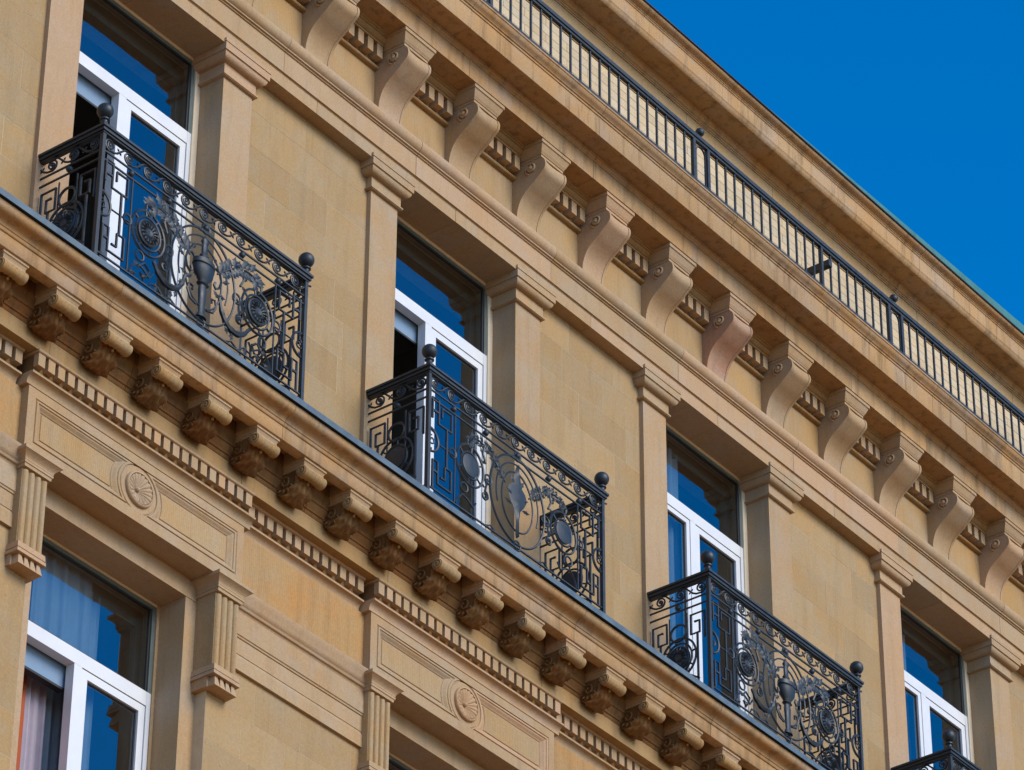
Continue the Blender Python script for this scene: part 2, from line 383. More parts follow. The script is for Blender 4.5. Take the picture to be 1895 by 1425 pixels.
# ------------------------------------------------------------------ attic storey
aw = PB().box(XL, XR, .0065, .50, 1.93, 3.16).obj('attic_wall', M_MORT)
z = 3.15; row = 0; rr = random.Random(5)
pool = {}
while z > 1.95:
    x = XL-(.33 if row % 2 else 0)
    while x < XR:
        w = .66; key = rr.randrange(4)
        if key not in pool:
            p = rr.uniform(-.001, .004)
            pool[key] = MB().box(.0025, w-.0025, -p, .03, -.0975, -.0025).mesh('stone', S_PALE)
        if 1.2 < x < 12.9 and z > 2.3: link('stone', pool[key], aw, (x, 0, z))
        x += w
    z -= .1; row += 1
run('attic_stone', [(.5,3.161),(-.006,3.161),(-.006,3.450),(.5,3.450)], S_WALL, XL, XR, 1.5, .3)
att = [(.5,3.4505),(-.014,3.4505),(-.014,3.466),(-.024,3.470),(-.026,3.486),(-.036,3.490),(-.040,3.505),(-.052,3.530),(-.066,3.545),(-.070,3.5605),
       (-.270,3.5605),(-.272,3.548),(-.292,3.545),(-.306,3.556),(-.316,3.575),(-.322,3.598),(-.326,3.602),(-.328,3.762),(-.336,3.765),(-.338,3.778),(-.346,3.782),(-.348,3.792),
       (-.362,3.798),(-.388,3.806),(-.408,3.820),(-.412,3.834),(.5,3.834)]
run('attic_cornice_stone', att, S_CORN, XL, XR, 1.9, .3, first=.15)
gut = [(.2,3.8345),(-.424,3.8345),(-.432,3.842),(-.432,3.862),(-.424,3.872),(-.40,3.872),(-.40,3.90),(.2,3.90)]
rg = random.Random(3)
PB().prism([(.2,3.8345),(-.418,3.8345),(-.428,3.840),(-.428,3.852),(-.420,3.858),(.2,3.858)], XL, XR).obj('gutter', M_GUT, smooth=30)
# copper roof: its swept-up eaves rises above the gutter towards the right
rv = []; rf = []; nx = 25
for i in range(nx):
    x = 5.5+(XR-5.5)*i/(nx-1); h = 3.861+.125*max(0, min(1, (x-6.8)/6.0))
    for y, zz in ((-.415,3.8585),(-.412,h),(-.36,h+.012),(1.2,h+1.1),(1.2,3.8585)): rv.append((x,y,zz))
for i in range(nx-1):
    for q in range(5): a = i*5; rf.append((a+q, a+5+q, a+5+(q+1)%5, a+(q+1)%5))
rf += [(0,1,2,3,4), tuple((nx-1)*5+q for q in (4,3,2,1,0))]
roof = PB().add(rv, rf).obj('copper_roof', M_COPP)

# ------------------------------------------------------------------ windows
def french_window(k, lower=False, left_open=True, curtains=None):
    """white frame, transom light above two casements, dim room behind"""
    X = 4*k
    if not lower: xl, xr, zt, zs, yf = -1.520, .045, -.0435, -3.62, .375; tz0, tz1 = -.948, -.826; hd = .062; ml, mr = -.826, -.738
    else:         xl, xr, zt, zs, yf = -1.527, .060, -5.3725, -8.60, .440; tz0, tz1 = -6.276, -6.156; hd = .050; ml, mr = -.775, -.690
    w = link('window', PB().box(X+xl, X+xl+.042, yf, yf+.09, zs, zt).mesh('x', M_PVC), B, (0,0,-GZ))
    me = PB()
    me.box(X+xl, X+xl+.042, yf, yf+.09, zs, tz1)
    me.box(X+xr-.042, X+xr, yf, yf+.09, zs, tz1)
    tf = PB(); tf.box(X+xl, X+xl+.036, yf+.002, yf+.09, tz1+.0005, zt-hd); tf.box(X+xr-.036, X+xr, yf+.002, yf+.09, tz1+.0005, zt-hd); tf.box(X+xl, X+xr, yf+.002, yf+.09, zt-hd+.0005, zt-hd+.03)
    tf.obj('transom_frame', M_GREEN, w)
    PB().box(X+xl-.07, X+xr+.07, yf-.008, yf+.09, zt-hd+.031, zt-.0005).obj('head_strip', M_CREAM, w)
    me.box(X+xl+.0425, X+xr-.0425, yf+.002, yf+.088, tz0, tz1)
    me.box(X+ml, X+mr, yf+.003, yf+.086, zs, tz0-.0005)
    me.box(X+xl+.0425, X+xr-.0425, yf+.001, yf+.09, zs, zs+.10)
    w.data = me.mesh('window', M_PVC); w.name = 'window'
    # transom light
    def pane(n, x0, x1, z0, z1, y): return PB().box(x0, x1, y, y+.008, z0, z1).obj(n, M_GLASS, w)
    def gask(x0, x1, z0, z1, y, t=.012):
        g = PB(); g.box(x0, x0+t, y, y+.02, z0, z1); g.box(x1-t, x1, y, y+.02, z0, z1); g.box(x0+t, x1-t, y, y+.02, z1-t, z1); g.box(x0+t, x1-t, y, y+.02, z0, z0+t); return g.obj('gasket', M_GASK, w)
    a, b2 = X+xl+.0425, X+xr-.0425
    gask(a, b2, tz1, zt-hd, yf+.012, .014); pane('transom_pane', a+.014, b2-.014, tz1+.012, zt-hd-.014, yf+.020)

    for q0, q1 in ((X+xl-.075, X+xl-.0005), (X+xr+.0005, X+xr+.075)): PB().box(q0, q1, yf-.012, yf+.06, zs, zt-.0005).obj('jamb_strip', M_CREAM if not lower else S_TRIM, w)
    def sash(name, x0, x1, z0, z1, y, st=.072):
        g = PB(); g.box(x0, x0+st, y, y+.06, z0, z1); g.box(x1-st, x1, y, y+.06, z0, z1); g.box(x0+st, x1-st, y, y+.06, z1-st, z1); g.box(x0+st, x1-st, y, y+.06, z0, z0+st*1.3)
        return g.obj(name, M_PVC, w)
    z1 = tz0-.006; z0 = zs+.106
    sash('casement', X+mr+.004, b2-.004, z0, z1, yf+.010, .066); gask(X+mr+.070, b2-.070, z0+.086, z1-.066, yf+.030); pane('pane', X+mr+.080, b2-.080, z0+.094, z1-.076, yf+.036)
    if left_open:      # leaf turned into the room, hinged on the left jamb
        g = PB(); xh = a-.03                       # leaf swung right back against the wall of the room
        g.box(xh, xh+.055, yf+.10, yf+.17, z0, z1); g.box(xh, xh+.055, yf+.70, yf+.77, z0, z1); g.box(xh, xh+.055, yf+.171, yf+.699, z1-.07, z1); g.box(xh, xh+.055, yf+.171, yf+.699, z0, z0+.09)
        g.obj('open_casement', M_PVC, w)
        PB().box(xh+.022, xh+.030, yf+.171, yf+.699, z0+.0905, z1-.0705).obj('pane', M_GLASS, w)
        # added pale blue band, dark edge below, just inside the open half
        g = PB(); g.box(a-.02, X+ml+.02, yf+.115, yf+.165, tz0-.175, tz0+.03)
        g.obj('pale_band', M_BAND, w)
        PB().box(a-.02, X+ml+.02, yf+.110, yf+.17, tz0-.195, tz0-.1755).obj('pale_band_edge', M_GASK, w)
    else:
        sash('casement', a+.004, X+ml-.004, z0, z1, yf+.010, .050); gask(a+.054, X+ml-.054, z0+.065, z1-.05, yf+.030); pane('pane', a+.064, X+ml-.064, z0+.073, z1-.06, yf+.036)
    # room
    r = PB(); d = 3.2
    r.add([(X+xl-.5,yf+.12,zs),(X+xl-.5,yf+d,zs),(X+xl-.5,yf+d,zt+.12),(X+xl-.5,yf+.12,zt+.12)], [(0,1,2,3)])
    r.add([(X+xr+.5,yf+.12,zs),(X+xr+.5,yf+d,zs),(X+xr+.5,yf+d,zt+.12),(X+xr+.5,yf+.12,zt+.12)], [(0,3,2,1)])
    r.add([(X+xl-.5,yf+d,zs),(X+xr+.5,yf+d,zs),(X+xr+.5,yf+d,zt+.12),(X+xl-.5,yf+d,zt+.12)], [(0,1,2,3)])
    r.add([(X+xl-.5,yf+.12,zs),(X+xr+.5,yf+.12,zs),(X+xr+.5,yf+d,zs),(X+xl-.5,yf+d,zs)], [(0,1,2,3)])
    r.add([(X+xl-.5,yf+.091,zt+.12),(X+xr+.5,yf+.091,zt+.12),(X+xr+.5,yf+d,zt+.12),(X+xl-.5,yf+d,zt+.12)], [(0,3,2,1)])
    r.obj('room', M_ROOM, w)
    PB().box(X+xl+.02, X+xr-.02, yf+.16, yf+.26, zt-.15, zt+.10).obj('blind_box', M_GREEN, w)
    PB().box(X+xr-.04, X+xr+.03, yf+.16, yf+.22, zs, zt+.10).obj('inner_lining', M_GREEN, w)
    def curtain(x0, x1, y, mat, amp=.03, wl=.11, za=None, zb=None, name='curtain'):
        n = int((x1-x0)/.012); vs = []; fs = []; za = zs+.02 if za is None else za; zb = zt-.10 if zb is None else zb; rn = random.Random(x0)
        ph = rn.uniform(0, 6)
        for i in range(n+1):
            x = x0+(x1-x0)*i/n; q = (x-x0)/wl*2*pi
            for z, kk in ((za, 1.0), (zb, .75)):
                vs.append((x, y+amp*kk*(sin(q+ph)+.45*sin(q*1.7+1+ph)+.2*sin(q*3.1)), z))
        for i in range(n): fs.append((i*2, i*2+2, i*2+3, i*2+1))
        return PB().add(vs, fs).obj(name, mat, w, 180)
    for c in curtains or []: curtain(X+c[0], X+c[1], yf+c[2], c[3], *c[4:])
    # sill
    PB().box(X+xl, X+xr, yf-.10, yf-.002, zs-.03, zs+.03).obj('sill', M_SILL, w)
    return w
UW = []
for k in WIN:
    cu = []
    if k == 0: cu = [(-1.58,-1.30,.30,M_CUR1,.02,.12)]
    if k == 2: cu = [(-1.56,-.80,.16,M_CUR3,.025,.16), ]
    if k == 3: cu = [(-1.56,-.80,.16,M_CUR3,.02,.19)]
    UW.append(french_window(k, False, k in (0, 1), cu))
lw = french_window(0, True, True, [(-1.50,-.990,.27,M_CUR2,.010,.13,None,-5.6),(-1.02,-.74,.29,M_CUR1,.022,.085,None,-6.20),(-.80,-.45,.33,M_CUR3,.02,.09,None,-6.2),(-1.15,-.52,.11,M_CUR3,.016,.12,-6.15,-5.36),(-.62,-.40,.16,M_CUR3,.02,.1)])
lw['label'] = 'lower left window with rust and lilac curtains in its open left half'
french_window(1, True, False, [(-1.5,-.9,.15,M_CUR3,.03,.15)])

# ------------------------------------------------------------------ balcony-level cornice
lc = [(.40,-3.885),(-.338,-3.885),(-.338,-3.985),(-.426,-3.985),(-.430,-3.981),(-.432,-3.868),(-.440,-3.866),(-.446,-3.860),(-.447,-3.838),(-.455,-3.834)]
lc += [(-.455-.055*(1-cos(a))-.045*sin(a)*0, -3.834+.045*sin(a)) for a in [i*pi/2/5 for i in range(1, 6)]]
lc += [(-.510-.05*sin(a), -3.789+.052*(1-cos(a))) for a in [i*pi/2/5 for i in range(1, 6)]]
lc += [(-.562,-3.722),(.40,-3.722)]
run('cornice_stone', lc, S_CORN, XL, XR, 1.6, .3, first=.4, smooth=50)
PB().box(XL, XR, -.548, .40, -3.7215, -3.696).obj('shadow_joint', M_GUT)  # near-black filler; shade of the gap is put into its colour
PB().prism([(.14,-3.6955),(-.575,-3.6955),(-.588,-3.718),(-.592,-3.718),(-.592,-3.662),(-.586,-3.656),(.14,-3.648)], XL, XR).obj('lead_flashing', M_LEAD)
# brackets under the slab, with coffers between
def bracket_meshes():
    hw = .123
    cp = MB()
    def lay(o1, o2, z0, z1): cp.frustum((-hw-.012+o1, hw+.012-o1, -.4137+o1, -.10, z0), (-hw-.012+o2, hw+.012-o2, -.4137+o2, -.10, z1))
    cp.box(-hw-.020, hw+.020, -.3375, -.10, -4.004, -3.8855); lay(0, 0, -4.008, -3.9855); lay(.007, .007, -4.014, -4.008); lay(.020, .009, -4.040, -4.014); lay(.016, .016, -4.058, -4.040)
    # scroll roll at the front
    ro = MB(); pr = []
    for i in range(25):
        u = -1+2*i/24; e = .042+.014*abs(u)**2.2+.004*cos(u*18)
        if abs(u) > .97: e *= .86
        pr.append((e, u*(hw+.004)))
    ro.lathe(pr, 0, -.378, -4.100, 18, 'x')
    for s in (-1, 1):
        pts = [(s*(hw+.002+.006*i/20), -.378+(.050*(1-i/24))*cos(i*.55), -4.100+(.050*(1-i/24))*sin(i*.55)) for i in range(21)]
        ro.tube(pts, .008, 5)
    ro.lathe([(0,-.02),(.010,-.018),(.013,-.006),(.010,.006),(0,.01)], 0, -.338, -4.138, 8)     # curled leaf tip
    # body with acanthus leaf
    prof = catmull([(-.350,-4.075),(-.322,-4.092),(-.306,-4.120),(-.282,-4.158),(-.245,-4.198),(-.200,-4.226),(-.160,-4.238),(-.130,-4.228),(-.112,-4.195)], 4)
    bd = MB(); bd.prism(prof+[(-.10,-4.20),(-.10,-4.059),(-.345,-4.059)], -.108, .108)
    lf = MB(); nu, nv = 33, len(prof); vs = []
    for i in range(nu):
        u = -1+2*i/(nu-1)
        for j, (y, z) in enumerate(prof):
            v = j/(nv-1)
            ny, nz = (prof[min(nv-1, j+1)][1]-prof[max(0, j-1)][1]), -(prof[min(nv-1, j+1)][0]-prof[max(0, j-1)][0])
            L = math.hypot(ny, nz) or 1; ny, nz = ny/L, nz/L
            if ny > 0 and v < .4: ny, nz = -ny, -nz
            lobe = .5+.5*cos((v*4.5-abs(u)*1.2)*2*pi)
            edge = .80+.20*lobe
            rib = .013*abs(sin((abs(u)*2.6+v*.9)*pi))**.8
            hgt = .008+rib*(1-.35*abs(u))+.016*(1-abs(u))*sin(min(1, v*1.15)*pi)+.006*lobe
            x = u*(hw+.006)*edge*(1 if v < .75 else 1-.55*(v-.75)/.25)
            vs.append((x, y-hgt*(.9 if v < .5 else .25), z-hgt*(.2 if v < .4 else .95)))
    lf.add(vs, [(i*nv+j, (i+1)*nv+j, (i+1)*nv+j+1, i*nv+j+1) for i in range(nu-1) for j in range(nv-1)])
    # side volute of the leaf
    for s in (-1, 1):
        pts = []
        for i in range(26):
            t = i/25; a = -.6+t*8.5; r = .064*(1-t*.82)
            pts.append((s*(.108+.012*t), -.200+r*cos(a), -4.140+r*sin(a)))
        lf.tube(pts, .011, 5)
        for q in range(5):
            a = -2.6+q*.55
            lf.tube([(s*.110, -.200+.068*cos(a), -4.140+.068*sin(a)), (s*.122, -.200+.085*cos(a), -4.140+.085*sin(a)), (s*.112, -.200+.105*cos(a+.08), -4.140+.098*sin(a+.08))], .013, 5, taper=lambda t: 1-.6*t)
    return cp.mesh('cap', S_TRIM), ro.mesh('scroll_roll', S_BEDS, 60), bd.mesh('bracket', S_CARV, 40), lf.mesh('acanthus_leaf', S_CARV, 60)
BC, BR, BB, BL = bracket_meshes()
j = -8
while True:
    x = -2.1123+j*4/7+.123
    if x > XR-.3: break
    if x > XL+.3:
        b = link('bracket', BB, B, (x, 0, -GZ)); link('cap', BC, b); link('scroll_roll', BR, b); link('acanthus_leaf', BL, b)
    j += 1
# soffit of the slab between brackets: front beam, cross beams, sunk coffer, bed mould
bm1 = [(.3,-4.200),(-.112,-4.200),(-.120,-4.190),(-.122,-4.170),(-.134,-4.164),(-.140,-4.140),(-.156,-4.122),(-.160,-4.098),(-.172,-4.092),(-.176,-4.050),(-.190,-4.020),(-.200,-3.985),(-.202,-3.8855),(.3,-3.8855)]
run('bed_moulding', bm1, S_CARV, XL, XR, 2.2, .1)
# frieze behind the brackets and the stepped lower entablature
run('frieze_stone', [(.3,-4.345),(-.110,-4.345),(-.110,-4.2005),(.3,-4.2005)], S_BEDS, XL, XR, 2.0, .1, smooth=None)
DL = MB().box(-.036, .036, 0, .05, -.108, 0).mesh('dentil', S_TRIM)
cav = lambda y0: [(.3,-4.636),(y0+.062,-4.636)]+[(y0+.062-.045*(1-cos(a)), -4.636+.070*sin(a)) for a in [i*pi/2/5 for i in range(6)]]+[(y0+.006,-4.564),(y0+.004,-4.548),(y0+.018,-4.544),(.3,-4.540)]
def entab(x0, x1, y0, endcaps):
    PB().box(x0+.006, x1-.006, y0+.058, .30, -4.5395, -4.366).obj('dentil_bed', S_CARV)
    PB().prism([(.3,-4.3655),(y0+.004,-4.3655),(y0-.006,-4.360),(y0-.010,-4.350),(y0-.010,-4.3455),(.3,-4.3455)], x0-(.012 if endcaps else 0), x1+(.012 if endcaps else 0)).obj('fillet_moulding', S_TRIM)
    e = .045 if endcaps else 0
    PB().prism(cav(y0), x0-e, x1+e).obj('cavetto_moulding', S_TRIM, smooth=40)
    n = int((x1-x0)/.1025)
    for q in range(n):
        link('dentil', DL, B, (x0+.040+q*(x1-x0-.08)/(n-1), y0+.008, -4.366-GZ))
for k in range(-1, 4):
    X = 4*k
    if k <= 2: entab(X-1.955, X+.485, -.118, True)
    else: entab(X-1.955, X+.485, -.118, True)
for k in range(-2, 4):
    X = 4*k; a, b2 = max(XL, X+.55), X+1.98
    if b2 < XL: continue
    entab(a, b2, -.022, False)
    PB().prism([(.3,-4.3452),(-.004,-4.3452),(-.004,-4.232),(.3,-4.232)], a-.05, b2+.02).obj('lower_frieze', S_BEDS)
# head panels over the lower windows, with scallop shell
def shell_mesh():
    m = MB(); R0 = .150; n = 60; m.lathe([(R0*1.0,.02),(R0*1.0,-.022),(R0*.96,-.034),(R0*.88,-.036),(R0*.85,-.022),(R0*.84,0.0)], 0, 0, 0, 40, 'y')
    rows = 12; vs = []; cx, cz = -.03, -.02
    for i in range(rows+1):
        t = i/rows
        for q in range(120):
            a = 2*pi*q/120; px, pz = R0*.84*cos(a), R0*.84*sin(a)
            x = cx+(px-cx)*t; z = cz+(pz-cz)*t
            d = -.034*sin(min(1, t)*pi*.55)*(.62+.38*abs(cos(a*9)))-.002
            vs.append((x, d, z))
    fs = [(i*120+q, i*120+(q+1)%120, (i+1)*120+(q+1)%120, (i+1)*120+q) for i in range(rows) for q in range(120)]
    m.add(vs, fs); m.lathe([(0,-.032),(.014,-.028),(.02,-.012),(.02,0)], cx, -.012, cz, 10, 'y'); return m.mesh('shell', S_TRIM, 60)
SHELL = shell_mesh()
def head_panel(k):
    X = 4*k; c = X-.735; cz = -4.925; y = -.050; RS = .195
    x0, x1, z0, z1 = X-1.965, X+.470, -5.205, -4.6365
    fx0, fx1, fz0, fz1 = X-1.885, X+.400, -5.110, -4.715      # outer line of the moulding
    def loop(side, o):          # outline of one sunk field, concave towards the shell
        top, bot, R = fz1-o*.85, fz0+o*.85, RS+o
        xe = fx0+o if side < 0 else fx1-o
        at = math.asin(max(-1, min(1, (top-cz)/R))); ab = math.asin(max(-1, min(1, (bot-cz)/R)))
        arc = [at+(ab-at)*i/14 for i in range(15)]
        return [(xe, bot), (xe, top)]+[(c+side*R*cos(t), cz+R*sin(t)) for t in arc]
    pan = None; m = PB()
    m.box(x0, fx0, y, .17, z0, z1); m.box(fx1, x1, y, .17, z0, z1); m.box(fx0, fx1, y, .17, fz1, z1); m.box(fx0, fx1, y, .17, z0, fz0)
    l, r = loop(-1, 0)[2:], loop(1, 0)[2:]
    m.prism_y(l+r[::-1], y, y+.05)
    pan = m.obj('head_panel', S_TRIM)
    steps = [(0, y), (.006, y+.008), (.012, y+.008), (.016, y-.002), (.034, y-.002), (.038, y+.006), (.052, y+.010), (.072, y+.024), (.084, y+.030), (.088, y+.036), (.098, y+.036), (.102, y+.028)]
    for side in (-1, 1):
        L = [loop(side, o) for o, _ in steps]; n = len(L[0]); vs = []; fs = []
        for (o, yy), lp in zip(steps, L): vs += [(x, yy, z) for x, z in lp]
        for i in range(len(steps)-1):
            for q in range(n): fs.append((i*n+q, i*n+(q+1)%n, (i+1)*n+(q+1)%n, (i+1)*n+q))
        PB().add(vs, fs).obj('frame_moulding', S_TRIM, pan)
        lp = L[-1]; PB().add([(x, steps[-1][1]+.0002, z) for x, z in lp], [tuple(range(n))]).obj('sunk_field', S_COMB, pan)
    link('shell', SHELL, pan, (c, y+.006, cz))
    PB().box(X-1.66, X+.20, .165, .60, -5.372, -5.206).obj('inner_lintel', S_TRIM)
    return pan
for k in (-1, 0, 1, 2): head_panel(k)
# fluted consoles that carry the head panels
def fluted_meshes():
    hw = .130; yb = -.048
    bd = MB(); bd.box(-hw, hw, yb+.022, .20, -5.99, -5.345)
    for q in range(4):
        c = -hw+.030+q*(2*hw-.06)/3
        pts = [(c+.027*cos(a), yb+.024-.026*sin(a)) for a in [i*pi/6 for i in range(7)]]
        n = len(pts); bd.add([(x, y, -5.985) for x, y in pts]+[(x, y, -5.36) for x, y in pts], [(i, i+1, n+i+1, n+i) for i in range(n-1)]+[tuple(range(n)), tuple(range(2*n-1, n-1, -1))])
    cp = MB()
    def lay(m, o1, o2, z0, z1): m.frustum((-hw-o1, hw+o1, yb-o1, .20+.0, z0), (-hw-o2, hw+o2, yb-o2, .20, z1))
    lay(cp, .010, .014, -5.3445, -5.318); lay(cp, .020, .022, -5.318, -5.300); lay(cp, .018, .018, -5.300, -5.294)
    prev = (.020, -5.294)
    for i in range(1, 6):
        t = i/5; o = .020+.048*t*t; z = -5.294+.060*t; lay(cp, prev[0], o, prev[1], z); prev = (o, z)
    lay(cp, .070, .070, -5.234, -5.2055)
    ft = MB(); lay(ft, .016, .012, -6.040, -5.9905); lay(ft, .010, .010, -6.048, -6.040); lay(ft, .020, .018, -6.078, -6.048)
    gu = MB(); gu.box(-hw-.004, hw+.004, yb+.062, .20, -6.165, -6.0785)
    for q in range(4):
        c = -hw+.035+q*(2*hw-.07)/3
        gu.frustum((c-.031, c+.031, yb-.012, yb+.08, -6.168), (c-.014, c+.014, yb+.006, yb+.08, -6.079))
    return bd.mesh('fluted_console', S_COMB, 40), cp.mesh('cap', S_TRIM), ft.mesh('foot_moulding', S_TRIM), gu.mesh('guttae', S_TRIM)
FB, FC, FF, FG = fluted_meshes()
for k in (-1, 0, 1, 2):
    for cx in (-1.808, .342):
        f = link('fluted_console', FB, B, (4*k+cx, 0, -GZ)); link('cap', FC, f); link('foot_moulding', FF, f); link('guttae', FG, f)
# jambs and walls of the lower storey
for k in (-1, 0, 1, 2):
    X = 4*k
    for s in (0, 1):
        xa, xb = (X-1.66-.30, X-1.555) if s == 0 else (X+.09, X+.50)
        PB().box(xa, xb, .17, .60, -8.8, -5.206).obj('jamb', S_TRIM)
    if k not in LWIN: PB().box(X-1.556, X+.091, .42, .60, -8.8, -5.372).obj('blind_bay', S_WALL)
for k in range(-2, 3):
    X = 4*k; a, b2 = max(XL, X+.256), X+4-1.72
    if b2 < XL: continue
    w = PB().box(a, b2, .0608, .55, -8.8, -5.845).obj('wall', M_MORT)
    ashlar(a, b2, -8.8, -5.8455, .06, .36, w, S_WALL, 60+k)
    a2, b3 = max(XL, X+.475), X+4-1.945
    PB().box(a2-.02, b3+.02, .024, .30, -5.155, -4.6365).obj('frieze_panel', S_ORNG)
    PB().prism([(.3,-5.338),(.026,-5.338),(.020,-5.325),(.004,-5.318),(-.004,-5.300),(.004,-5.296),(-.010,-5.285),(-.020,-5.262),(-.030,-5.225),(-.040,-5.205),(-.044,-5.175),(-.030,-5.165),(.0,-5.1555),(.3,-5.1555)], a2-.02, b3+.02).obj('string_moulding', S_TRIM, smooth=30)
    PB().prism([(.3,-5.560),(.032,-5.560),(.030,-5.545),(.022,-5.540),(.026,-5.3385),(.3,-5.3385)], a2-.02, b3+.02).obj('band_course', S_TRIM)
    PB().prism([(.3,-5.700),(.040,-5.700),(.040,-5.5605),(.3,-5.5605)], a2-.02, b3+.02).obj('band_course', S_TRIM)
    PB().prism([(.3,-5.845),(.030,-5.845),(.032,-5.735),(.046,-5.7005),(.3,-5.7005)], a2-.02, b3+.02).obj('band_course', S_TRIM)
# plain storeys below, down to the street
w = PB().box(XL, XR, .10, .60, GZ, -8.8).obj('lower_wall', S_WALL)
PB().box(XL, XR, -.10, .0995, -8.98, -8.8).obj('string_course', S_TRIM)
PB().box(XL, XR, .6005, 6.0, GZ, -9.0).obj('rear_mass', S_WALL)
PB().box(XL, XR, 4.2, 6.0, -9.0, 3.83).obj('rear_mass', S_WALL)
PB().box(XL, XL+.05, .601, 4.2, -9.0, 3.83).obj('end_wall', S_WALL); PB().box(XR-.05, XR, .601, 4.2, -9.0, 3.83).obj('end_wall', S_WALL)
PB().box(XL+.051, XR-.051, .601, 4.2, 3.0, 3.2).obj('roof_slab', S_WALL)
PB().box(13.2, XR, .0, .099, -8.8, -4.3455).obj('plain_wall', S_WALL) if False else None

# ------------------------------------------------------------------ ironwork
def ell(cx, cz, rx, rz, n=32, a0=0.0, a1=2*pi, y=0.0, close=True):
    return [(cx+rx*cos(a0+(a1-a0)*i/n), y, cz+rz*sin(a0+(a1-a0)*i/n)) for i in range(n if close else n+1)]
def spiral(cx, cz, r0, r1, a0, turns, n=26, y=0.0):
    return [(cx+(r0+(r1-r0)*i/n)*cos(a0+turns*2*pi*i/n), y, cz+(r0+(r1-r0)*i/n)*sin(a0+turns*2*pi*i/n)) for i in range(n+1)]
BW, BD, H0 = 2.405, .66, .07      # balcony width, depth, offset of pattern above base
def iron_meshes():
    I = {}
    bar = .0115
    # running S scroll of the frieze (one repeat)
    m = MB(); r = .054; sp = spiral(0, 0, r, .010, -pi*.5, -1.8, 34)
    m.tube(sp, .0095, 5, taper=lambda t: 1-.25*t); m.lathe([(0,-.012),(.012,-.008),(.012,.008),(0,.012)], 0, 0, 0, 8, 'y')
    m.tube([sp[0], (.045, 0, -.050), (.085, 0, -.030), (.125, 0, .012), (.160, 0, .046), (.195, 0, .056)], .0095, 5)
    for ang in (.8, .8+pi/2, .8+pi, .8-pi/2): m.leaf((.105, -.006), ang, .036, .013)
    I['scroll'] = m.mesh('scroll', M_IRON, 60)
    m = MB()
    for rr_, b_ in ((.200, .011), (.150, .010)): m.tube(ell(0, 0, rr_*.93, rr_, 40), b_, 5, True)
    for q in range(8):
        a = q*pi/4+.2; m.tube([(.14*cos(a), 0, .15*sin(a)), (.187*cos(a), 0, .2*sin(a))], .009, 5)
    m.lathe([(0,-.02),(.03,-.024),(.045,-.012),(.06,-.022),(.085,-.020),(.095,-.010),(.108,-.018),(.118,-.012),(.118,.01),(0,.01)], 0, 0, 0, 32, 'y')
    for q in range(16):
        a = q*pi/8; m.leaf((.035*cos(a), .035*sin(a)), a, .075, .011, -.022)
    I['medallion'] = m.mesh('medallion', M_IRON, 40)
    m = MB(); 
    for rr_, b_ in ((.195, .011), (.128, .010)): m.tube(ell(0, 0, rr_*.93, rr_, 40), b_, 5, True)
    for q in range(6):
        a = q*pi/3+.4; m.tube([(.12*cos(a), 0, .13*sin(a)), (.182*cos(a), 0, .196*sin(a))], .008, 5)
    m.lathe([(0,-.016),(.08,-.014),(.105,-.008),(.105,.008),(0,.008)], 0, 0, 0, 32, 'y')
    I['plain_medallion'] = m.mesh('medallion', M_IRON, 40)
    m = MB(); m.tube(ell(0, 0, .045, .045, 18), .009, 5, True); I['ring'] = m.mesh('ring', M_IRON, 60)
    m = MB()
    def pl(pts, r=bar): m.tube([(x, 0, z) for x, z in pts], r, 4, phase=pi/4)
    pl([(.035,.70),(.035,.905),(.115,.905),(.115,.675),(.285,.675),(.285,.85),(.160,.85),(.160,.76)])
    pl([(.225,.675),(.225,.285)]); pl([(.035,.78),(.115,.78)]); pl([(.335,.885),(.335,.02)], .0075)
    pl([(.045,.02),(.045,.295),(.11,.295),(.11,.085),(.285,.085),(.285,.29),(.205,.29),(.205,.165),(.15,.165)])
    pl([(.225,.29),(.225,.30)]); pl([(.11,.19),(.045,.19)])
    I['key_fret'] = m.mesh('key_fret', M_IRON)
    m = MB(); m.tube(ell(.02, .475, .115, .115, 20, -pi/2, pi/2, close=False), bar, 5); m.tube(spiral(.05, .475, .05, .012, pi/2, 1.3, 20), .007, 5)
    m.leaf((.02, .36), .9, .06, .02); m.leaf((.02, .60), -.9, .06, .02); m.tube([(.135,0,.475),(.36,0,.475)], .007, 4)
    I['half_ring'] = m.mesh('half_ring', M_IRON, 60)
    m = MB()
    m.tube(ell(0, 0, .375, .430, 56), .0105, 5, True); I['oval'] = m.mesh('oval', M_IRON, 60)
    m = MB(); m.tube(ell(0, 0, .215, .290, 44), .0085, 5, True); m.tube(ell(0, .02, .29, .35, 44, -.4, pi+.4, close=False), .0075, 5)
    I['inner_oval'] = m.mesh('inner_oval', M_IRON, 60)
    # urn with flames, C scrolls and drapery
    m = MB()
    m.lathe([(0,-.36),(.045,-.36),(.040,-.34),(.026,-.31),(.030,-.20),(.036,-.10),(.030,-.06),(.050,-.045),(.036,-.03),(.050,.0),(.078,.04),(.085,.085),(.090,.105),(.080,.115),(.092,.125),(.090,.165),(.072,.175),(.05,.19),(.030,.205),(.038,.225),(.026,.24),(.024,.34),(.034,.36),(.018,.40),(.0,.43)], 0, 0, 0, 20)
    m.v = [(x*1.25, y*.70, z) for x, y, z in m.v]
    I['urn'] = m.mesh('urn', M_IRON, 40)
